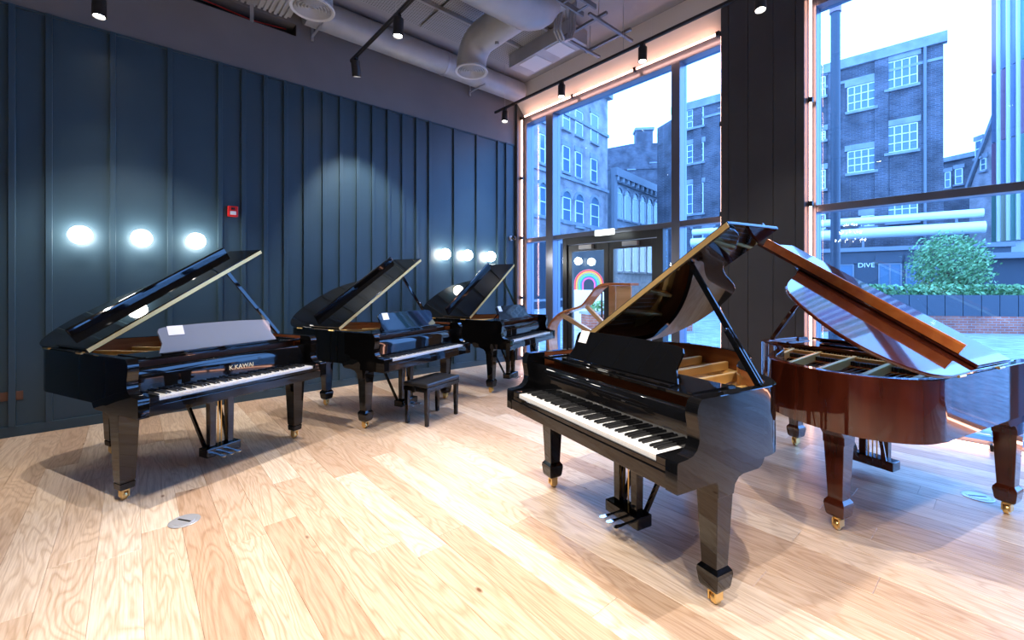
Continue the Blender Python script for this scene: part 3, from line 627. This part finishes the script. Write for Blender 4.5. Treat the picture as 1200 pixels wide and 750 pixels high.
# tracks and spotlights
def track(y, x0, x1, z, label, hang):
    t = empty('light_track', ((x0+x1)/2, y, z), 0, label, 'light track'); h = (x1-x0)/2
    MB().box(-h, h, -.018, .018, -.018, .018).build('rail', M['lamp_black'], t, bevel=.003)
    MB().box(-h, h, -.005, .005, -.0195, -.0181).build('slot', M['void'], t)
    for x in hang: MB().tube([(x-(x0+x1)/2, 0, .018), (x-(x0+x1)/2, 0, H-z)], .003, 6).build('hanger', M['galv'], t)
    return t
def spot(x, y, z, aim, label, group, power=1.0, size=70):
    e = empty('track_spotlight', (x, y, z), 0, label, 'spotlight', group)
    MB().box(-.03, .03, -.02, .02, -.045, -.019).build('adapter', M['lamp_black'], e); MB().tube([(0,0,-.045), (0,0,-.07)], .008, 8).build('stem', M['lamp_black'], e)
    d = (Vector(aim)-Vector((x, y, z-.13))).normalized()
    R = d.to_track_quat('-Z', 'Y').to_matrix().to_4x4(); T = Matrix.Translation((0, 0, -.135)) @ R
    c = MB().lathe([(.0001,.075),(.050,.075),(.056,.071),(.056,-.115),(.049,-.115),(.049,-.09),(.0001,-.09)], (0,0,0), 20).xf(T).build('canister', M['lamp_black'], e, smooth=40)
    MB().lathe([(.0001,-.093),(.047,-.093)], (0,0,0), 20).xf(T).build('lens', M['lens'], c)
    ld = bpy.data.lights.new('spot_beam', 'SPOT'); ld.energy = SPOT_W*power; ld.color = SPOT_COL; ld.spot_size = math.radians(size); ld.spot_blend = .55; ld.shadow_soft_size = .03
    lo = bpy.data.objects.new('spot_beam', ld); COL.objects.link(lo); lo.parent = e; lo.matrix_local = T @ Matrix.Translation((0, 0, -.13))
    return e
TZ = 4.42
track(4.94, -6.13, 3.0, 4.60, 'black light track along the windows', (-5.85, -3.4, -2, 0, 2.5))
GW = 'spotlights on the window track'
ORD = ['first', 'second', 'third', 'fourth', 'fifth', 'sixth']
for i, x in enumerate((-5.85, -4.51, -3.11, -1.72, -.3)): spot(x, 4.94, 4.60, (x+.2, 4.5, 0), ORD[i]+' black spotlight from the navy wall on the track along the windows', GW, .4 if x > -5 else .25)
track(2.16, -5.68, 3.0, TZ, 'black light track ending above the wall behind the bench', (-4.4, -3.0, -1.3, .5, 2.5))
G2 = 'spotlights on the track over the middle of the room'
for i, (x, aim, p) in enumerate(((-5.52, (-6.46, 2.9, .9), .95), (-4.34, (-4.4, 2.0, 0), .8), (-3.2, (-3.0, 2.0, 0), 1), (-1.6, (-1.3, 1.6, 0), 1), (0., (0, 2.2, 0), 1), (1.5, (1.2, 2.6, 0), .7))):
    spot(x, 2.16, TZ, aim, ORD[i]+' black spotlight from the navy wall on the track crossing the middle of the room', G2, p)
track(-.25, -6.2, 3.0, TZ, 'black light track above the piano with lettering', (-5.2, -3.4, -1.5, .5, 2.5))
G3 = 'spotlights on the track over the lettered piano'
for i, (x, aim, p) in enumerate(((-6.0, (-5.6, -.25, 0), .12), (-4.9, (-6.0, .1, .3), .8), (-3.4, (-3.2, .3, 0), 1.1), (-1.9, (-1.9, .8, 0), 1.2), (-.5, (-.8, .9, 0), 1.2), (1.0, (.5, 1.4, 0), .8))):
    spot(x, -.25, TZ, aim, ORD[i]+' black spotlight from the navy wall on the track over the lettered piano', G3, p)

# chandelier behind the camera, seen as a reflection in the wide window
chd = empty('chandelier', (-2.96, -3.06, 2.55), 0, 'crystal chandelier reflected in the wide window', 'chandelier')
MB().tube([(0,0,.75),(0,0,H-2.55)], .012, 8).build('rod', M['brass'], chd); MB().lathe([(.001,0),(.03,.02),(.02,.3),(.05,.45),(.02,.75),(.001,.76)], (0,0,0), 14).build('stem', M['brass'], chd, smooth=40)
for R_, z_, n_ in ((.34, .12, 12), (.24, .34, 9), (.14, .55, 6)):
    MB().tube([(R_*math.cos(2*PI*k/24), R_*math.sin(2*PI*k/24), z_) for k in range(25)], .010, 6).build('tier_ring', M['brass'], chd, smooth=40)
    cr = MB(); bl = MB()
    for k in range(n_):
        a = 2*PI*k/n_; c, s_ = R_*math.cos(a), R_*math.sin(a); bl.lathe([(.0005,.02),(.016,.04),(.012,.07),(.0005,.10)], (c, s_, z_), 8)
        for q in (.03, .07, .11): cr.lathe([(.0005,-q-.03),(.012,-q-.012),(.0005,-q)], (c*(1-q), s_*(1-q), z_), 5)
        cr.bar((0,0,z_+.06), (c, s_, z_), .008, .008)
    bl.build('bulbs', M['lens'], chd); cr.build('crystals', M['chrome'], chd)
# ================================================================== the street
gr = MB().box(-90, 60, 6.16, 110, -.2, -.03).build('ground', M['cobble']); tag(gr, 'pale cobbled street outside the windows', 'street', kind='structure')
def facade(name, p0, direction, L, depth, hgt, wallmat, label):
    # local x along the facade, +y towards the room
    d = Vector((direction[0], direction[1])).normalized(); e = empty(name, (p0.x, p0.y, 0), math.atan2(d.y, d.x), label, 'building')
    MB().box(0, L, -depth, 0, -.05, hgt).build('wall', wallmat, e)
    bpy.context.view_layer.update()
    inv = e.matrix_basis.inverted(); n = Vector((-d.y, d.x, 0))
    def px(x, y): return inv @ hit(x, y, n, e.location)
    return e, px
def fwin(e, x0, x1, z0, z1, nx, nz, arch=False, frame='white_paint', lintel='stone'):
    if x1 < x0: x0, x1 = x1, x0
    m = MB(); t = .045 if nx > 2 else .06
    for k in range(nx+1): c = x0+(x1-x0)*k/nx; m.box(c-t/2, c+t/2, .0, .06, z0, z1)
    for k in range(nz+1): c = z0+(z1-z0)*k/nz; m.box(x0, x1, .0, .055, c-t/2, c+t/2)
    w = m.build('window', M[frame], e)
    if arch:
        r = (x1-x0)/2; cx = (x0+x1)/2; P = [(x0, z0), (x1, z0), (x1, z1)]+[(cx+r*math.cos(q*PI/8), z1+r*.9*math.sin(q*PI/8)) for q in range(1, 8)]+[(x0, z1)]
        MB().prism(P, XZ, .0, .03).build('pane', M['far_pane'], w)
        Q = [(cx+(r+.22)*math.cos(q*PI/8), z1+(r*.9+.22)*math.sin(q*PI/8)) for q in range(9)]+[(cx+(r+.02)*math.cos(q*PI/8), z1+(r*.9+.02)*math.sin(q*PI/8)) for q in range(8, -1, -1)]
        MB().prism(Q, XZ, 0, .10).build('arch_stones', M[lintel], w)
    else:
        MB().box(x0, x1, 0, .03, z0, z1).build('pane', M['far_pane'], w); MB().box(x0-.15, x1+.15, 0, .08, z1+.05, z1+.38).build('lintel', M[lintel], w)
    MB().box(x0-.12, x1+.12, 0, .16, z0-.18, z0-.03).build('sill', M[lintel], w)
def wins(e, px, rects, nx, nz, arch=False):
    for a, b, c, d in rects:
        p = px(a, d); q = px(b, c); p2 = px(b, d); fwin(e, p.x, p2.x, p.z, px(a, c).z if False else (px((a+b)/2, c).z), nx, nz, arch)
def LD(lat, dep): return FV*dep + RV*lat
# big dark brick warehouse
p0 = LD(22.7, 22.9); dv = LD(-.737, .676).normalized()
e, px = facade('brick_warehouse', p0, dv, 14.46, 9, 14.6, M['brick'], 'tall dark brick warehouse with white gridded windows across the street')
wins(e, px, [(993.7,1025.6,100,131),(1039.6,1074.9,70,105),(1039.6,1074.9,147,179.5),(993.7,1026,176,203),(1040,1075,238,260)], 4, 3)
wins(e, px, [(805.7,824.3,128,150.7),(805.7,824.3,169,192),(805.7,824,216,250.7),(957,967,91,114),(957,967,155,165),(957,967,200,222)], 3, 3)
wins(e, px, [(1009.7,1025.7,253,265),(955,967,252,269),(812,836,268,296)], 2, 2)
MB().box(-.15, 14.5, -.2, .18, 14.2, 14.75).build('parapet', M['stone'], e); MB().box(0, 14.46, 0, .06, 13.35, 13.5).build('string_course', M['stone'], e)
for x in (px(1033, 150).x, px(968, 150).x-.4, 12.6): MB().box(x-.3, x+.3, 0, .10, 0, 14.2).build('pilaster', M['brick'], e)
MB().tube([(px(1084, 150).x, .12, 4), (px(1084, 150).x, .12, 14.2)], .07, 8).build('drain_pipe', M['slate'], e)
wd2 = Vector((LD(-.25, .97).dot(dv), LD(-.25, .97).dot(Vector((-dv.y, dv.x, 0)))))
A2 = Vector((14.46, 0)); B2 = A2+wd2*2.0
MB().prism([(A2.x, A2.y), (B2.x, B2.y), (B2.x-1, B2.y-3), (A2.x, -6)], XY, -.05, 13.9).build('corner_wall', M['brick'], e)
# pale brick building with arched windows
q0 = LD(7.47, 34.0); dl = LD(-.644, -.765).normalized()
e, px = facade('arched_window_building', q0, dl, 17.0, 9, 16.6, M['brick_pale'], 'pale brick corner building with round arched windows seen through the entrance window')
wins(e, px, [(659,667,128,149),(674,682,131,157),(692,700,135,165),(659,667,172,200),(674,681,179,207),(692,699,187,212),(632,638,110,140),(632,638,158,190),(616,622,100,135),(616,622,152,185)], 1, 2)
wins(e, px, [(659,668,232,259),(674,683,236,264),(692,701,240,267),(632,639,220,252),(616,623,215,248)], 1, 2, True)
for z in (8.6, 5.6, 12.9): MB().box(-.05, 17, 0, .12, z, z+.22).build('string_course', M['stone'], e)
MB().box(-.25, 17, -.2, .35, 15.9, 16.7).build('cornice', M['stone'], e)
MB().box(-.1, 17, 0, .10, 0, 4.2).build('shop_fascia', M['shop'], e)
for k in range(6): fwin(e, .8+k*2.6, 2.8+k*2.6, .6, 3.6, 2, 1, frame='shop', lintel='stone')
# low ornate building beyond it
g0 = LD(7.6, 34.2)+LD(.644, .765).normalized()*13.6
e, px = facade('ornate_building', g0, dl, 13.0, 8, 10.6, M['stone'], 'low ornate stone building with a row of arched windows below a heavy cornice')
for k in range(8): fwin(e, .5+k*1.55, 1.5+k*1.55, 6.9, 8.9, 1, 1, True)
for k in range(8): fwin(e, .5+k*1.55, 1.5+k*1.55, 2.6, 4.9, 1, 1, True)
MB().box(-.1, 13.1, -.1, .45, 10.1, 10.75).box(-.1, 13.05, 0, .2, 9.7, 10.1).build('cornice', M['slate'], e); MB().box(0, 13, 0, .18, 6.0, 6.3).build('string_course', M['stone'], e)
for k in range(14): MB().box(.25+k*.95, .45+k*.95, .2, .42, 9.75, 10.1).build('corbel', M['stone'], e)
MB().box(12.7, 13.2, 0, .3, 0, 10.2).build('corner_pier', M['slate'], e)
# far gabled building with chimney
f0 = LD(24.0, 52)
e, px = facade('gabled_building', f0, LD(-1, .12), 20, 8, 15.5, M['brick'], 'distant brick building with a chimney behind the ornate cornice')
MB().prism([(0, 15.5), (20, 15.5), (18.5, 17.2), (9.5, 18.6), (3.5, 18.6)], XZ, -8, .1).build('roof', M['brick'], e)
pc = px(756, 165); ch = MB().box(pc.x-1.0, pc.x+1.0, -2, -.4, 16, px(756, 154).z+.3).build('chimney', M['brick'], e); MB().box(pc.x-1.15, pc.x+1.15, -2.15, -.25, px(756, 154).z+.3, px(756, 154).z+.6).build('chimney_cap', M['stone'], ch)
wins(e, px, [(736,744,184,198),(762,770,176,190),(724,730,188,200)], 1, 2)
# single-storey shop range in front of the warehouse, silver pipes above it
s0 = LD(21.8, 19.0)
e, px = facade('shop_range', s0, LD(-.80, .60), 14, 2.2, 3.15, M['shop'], 'dark low shopfront range below the brick warehouse')
for a, b in ((1062, 1100), (1030, 1056), (960, 1000)):
    p = px(a, 340); q = px(b, 340); fwin(e, p.x, q.x, .5, 2.5, 2, 1, frame='slate', lintel='shop')
tp = px(1015, 311)
text_part('lettering', 'DIVE', .32, M['white_paint'], e, Matrix.Translation((tp.x, .03, tp.z)) @ Matrix.Rotation(PI, 4, 'Z') @ Matrix.Rotation(PI/2, 4, 'X'))
MB().box(-.1, 14.1, -2.3, .15, 3.15, 3.35).build('roof_edge', M['slate'], e)
for z, r, y in ((4.15, .28, -1.0), (4.85, .20, -1.3)):
    pp = empty('roof_pipe', tuple(e.matrix_basis @ Vector((0, y, z))), e.rotation_euler.z, ('thicker lower' if r > .25 else 'thinner upper')+' silver pipe running above the dark shopfronts', 'pipe', 'silver pipes above the shopfronts')
    MB().tube([(.6, 0, 0), (13.6, 0, 0)], r, 14).build('pipe_run', M['pipe'], pp, smooth=40)
    for x in (1.5, 5, 8.5, 12): MB().box(x-.05, x+.05, -.05, .05, 3.3-z, -r*.9).build('support', M['slate'], pp)
# low red brick wall with dark planter boards above
w0 = at_depth(1330, 333, 13.0); w1_ = at_depth(905, 333, 14.2)
dw = Vector((w1_.x-w0.x, w1_.y-w0.y, 0)); Lw = dw.length; rzw = math.atan2(dw.y, dw.x)
lw = empty('low_brick_wall', (w0.x, w0.y, -.03), rzw, 'low red brick wall at the edge of the street', 'wall')
MB().box(0, Lw, -.22, 0, 0, .53).build('brickwork', M['brick_red'], lw)
nb = 20
pl = empty('planter', (w0.x, w0.y, .5), rzw, 'long dark blue planter on top of the low brick wall', 'planter')
for k in range(nb): MB().box(Lw*k/nb+.01, Lw*(k+1)/nb-.01, -.24, -.02, 0, .66).build('board', M['shop'], pl)
MB().box(0, Lw, -.75, -.25, .0, .62).build('soil_box', M['bark'], pl)
def leaves(n, fn, size):
    m = MB()
    for _ in range(n):
        p = Vector(fn()); a = Vector((random.gauss(0,1), random.gauss(0,1), random.gauss(0,1))).normalized(); b = a.orthogonal().normalized(); s = size*random.uniform(.6, 1.3)
        c = a.cross(b)
        m.add([p-b*s, p+c*s*.5, p+b*s, p-c*s*.5], [(0,1,2,3)])
    return m
he = leaves(5000, lambda: (random.uniform(.1, Lw-.1), random.uniform(-.7, -.15), .60+random.random()**1.5*.38), .07).build('hedge', M['leaf']); he.location = pl.location; he.rotation_euler.z = rzw
tag(he, 'clipped green hedge growing in the dark planter', 'hedge', kind='stuff')
tb = at_depth(1112, 333, 15.0)
tr = empty('tree', (tb.x, tb.y, 0), 0, 'small leafy tree behind the planter', 'tree')
MB().tube([(0,0,-.05),(.05,0,.7),(0,.05,1.6),(.05,.05,2.6)], [.09,.07,.055,.03], 8).build('trunk', M['bark'], tr)
for a in range(7): MB().tube([(.02,.02,1.0+.15*a),(.5*math.cos(a*2.1), .5*math.sin(a*2.1), 1.6+.16*a),(.85*math.cos(a*2.1), .85*math.sin(a*2.1), 1.9+.16*a)], [.035,.022,.01], 6).build('branch', M['bark'], tr)
def blob():
    while True:
        p = Vector((random.uniform(-1,1), random.uniform(-1,1), random.uniform(-1,1)))
        if p.length < 1 and (p.length > .45 or random.random() < .4): return (p.x*1.05+random.gauss(0,.10), p.y*1.05+random.gauss(0,.10), 2.1+p.z*1.1+random.gauss(0,.10))
tag(leaves(5200, blob, .06).build('foliage', M['leaf'], tr), kind='stuff')
# dark hut and railings right of the tree
hp = at_depth(1215, 333, 16.5); hd = at_depth(1148, 333, 17.5)
e, px = facade('dark_hut', Vector((hp.x, hp.y, 0)), hd-hp, (hd-hp).length, 2, 2.5, M['shop'], 'dark flat roofed kiosk beside the tree'); MB().box(-.3, (hd-hp).length+.3, -2.2, .5, 2.5, 2.72).build('roof', M['slate'], e)
# sloping brick gable and link block
a0 = at_depth(1190, 333, 29.5); a1 = at_depth(1136, 333, 33.0)
e, px = facade('sloping_building', Vector((a0.x, a0.y, 0)), a1-a0, (a1-a0).length, 4, 6.0, M['brick_pale'], 'brick building with a steep sloping roof edge beside the coloured tower')
La = (a1-a0).length; MB().prism([(0, 6), (La, 6), (La, 8.6), (0, 16.5)], XZ, -4, 0).build('gable', M['brick_pale'], e); MB().prism([(-.1, 16.5), (La+.1, 8.55), (La+.1, 9.0), (-.1, 17.0)], XZ, -4.2, .2).build('roof_edge', M['slate'], e)
wins(e, px, [(1144,1151,165,185),(1150,1156,186,200)], 1, 2)
b0 = at_depth(1150, 333, 36); b1 = at_depth(1095, 333, 39)
e, px = facade('link_building', Vector((b0.x, b0.y, 0)), b1-b0, (b1-b0).length, 4, 12.2, M['brick'], 'lower brick block between the warehouse and the sloping building'); MB().box(-.1, (b1-b0).length+.1, -4, .2, 12.2, 12.6).build('parapet', M['stone'], e)
wins(e, px, [(1108,1114,202,220),(1120,1128,198,216)], 1, 2)
# coloured tower at the edge
t0 = at_depth(1330, 333, 18.0); t1 = at_depth(1163, 333, 24.0)
Lt = (t1-t0).length
e, px = facade('coloured_tower', Vector((t0.x, t0.y, 0)), t1-t0, Lt, 5, 24, M['render_white'], 'modern white tower clad with tall coloured glass fins')
cols = ['fin_green','fin_blue','fin_yellow','fin_red','fin_green','fin_blue']
nf = 12; zs = [(3.8, 6.4), (6.45, 9.2), (9.25, 13.0), (13.05, 17.5), (17.55, 23)]
for k in range(nf):
    xa = Lt-.08-k*.52
    for j, (za, zb) in enumerate(zs): MB().box(xa-.40, xa, 0, .12, za, zb).build('fin', M[cols[(k*2+j*3+(k//3)) % 6] if j != 2 else ('fin_red' if k % 2 else 'fin_blue')], e)
    MB().box(xa-.48, xa-.43, 0, .26, 3.8, 23).build('rib', M['white_paint'], e)
# street post
pq = at_depth(979, 333, 9.5); sp = empty('street_post', (pq.x, pq.y, -.03), 0, 'slim dark steel post standing in the street', 'post')
MB().tube([(0,0,0),(0,0,7.45)], .09, 12).build('shaft', M['shop'], sp, smooth=40); MB().tube([(0,0,0),(0,0,.5)], .13, 12).build('base', M['shop'], sp, smooth=40); MB().tube([(0,0,7.45),(0,0,7.6)], .11, 12).build('cap', M['fin_red'], sp, smooth=40)
# rainbow arch and planter seen through the doors
rp = at_depth(690, 333, 15.0); ra = empty('rainbow_arch', (rp.x, rp.y, 0), TH, 'rainbow striped arch standing outside the glass doors', 'arch')
for k, c in enumerate(['rb_red','rb_orange','fin_yellow','rb_green','rb_blue','rb_pink']):
    r = .48-.055*k; MB().tube([(-r, 0, 1.3)]+[(-r*math.cos(q*PI/14), 0, 1.5+r*math.sin(q*PI/14)) for q in range(15)]+[(r, 0, 1.3)], .028, 8).build('stripe', M[c], ra, smooth=40)
MB().box(-.55, .55, -.06, .06, -.03, 1.3).build('stand', M['white_paint'], ra)
dp_ = at_depth(706, 333, 13.4); dw_ = at_depth(765, 333, 14.0)
e = empty('street_planter', (dp_.x, dp_.y, -.03), math.atan2(dw_.y-dp_.y, dw_.x-dp_.x), 'red brick planter in the street beyond the doors', 'planter')
MB().box(-.6, 3.2, -.25, .25, 0, .62).build('brickwork', M['brick_red'], e); MB().box(-.65, 3.25, -.3, .3, .62, .70).build('coping', M['stone'], e)
tag(leaves(900, lambda: (random.uniform(-.5, 3.1), random.uniform(-.2, .2), .72+random.random()*.3), .07).build('plants', M['leaf'], e), kind='stuff')
bpy.context.view_layer.update()
for o in bpy.data.objects:
    if 'dm' in o: del o['dm']
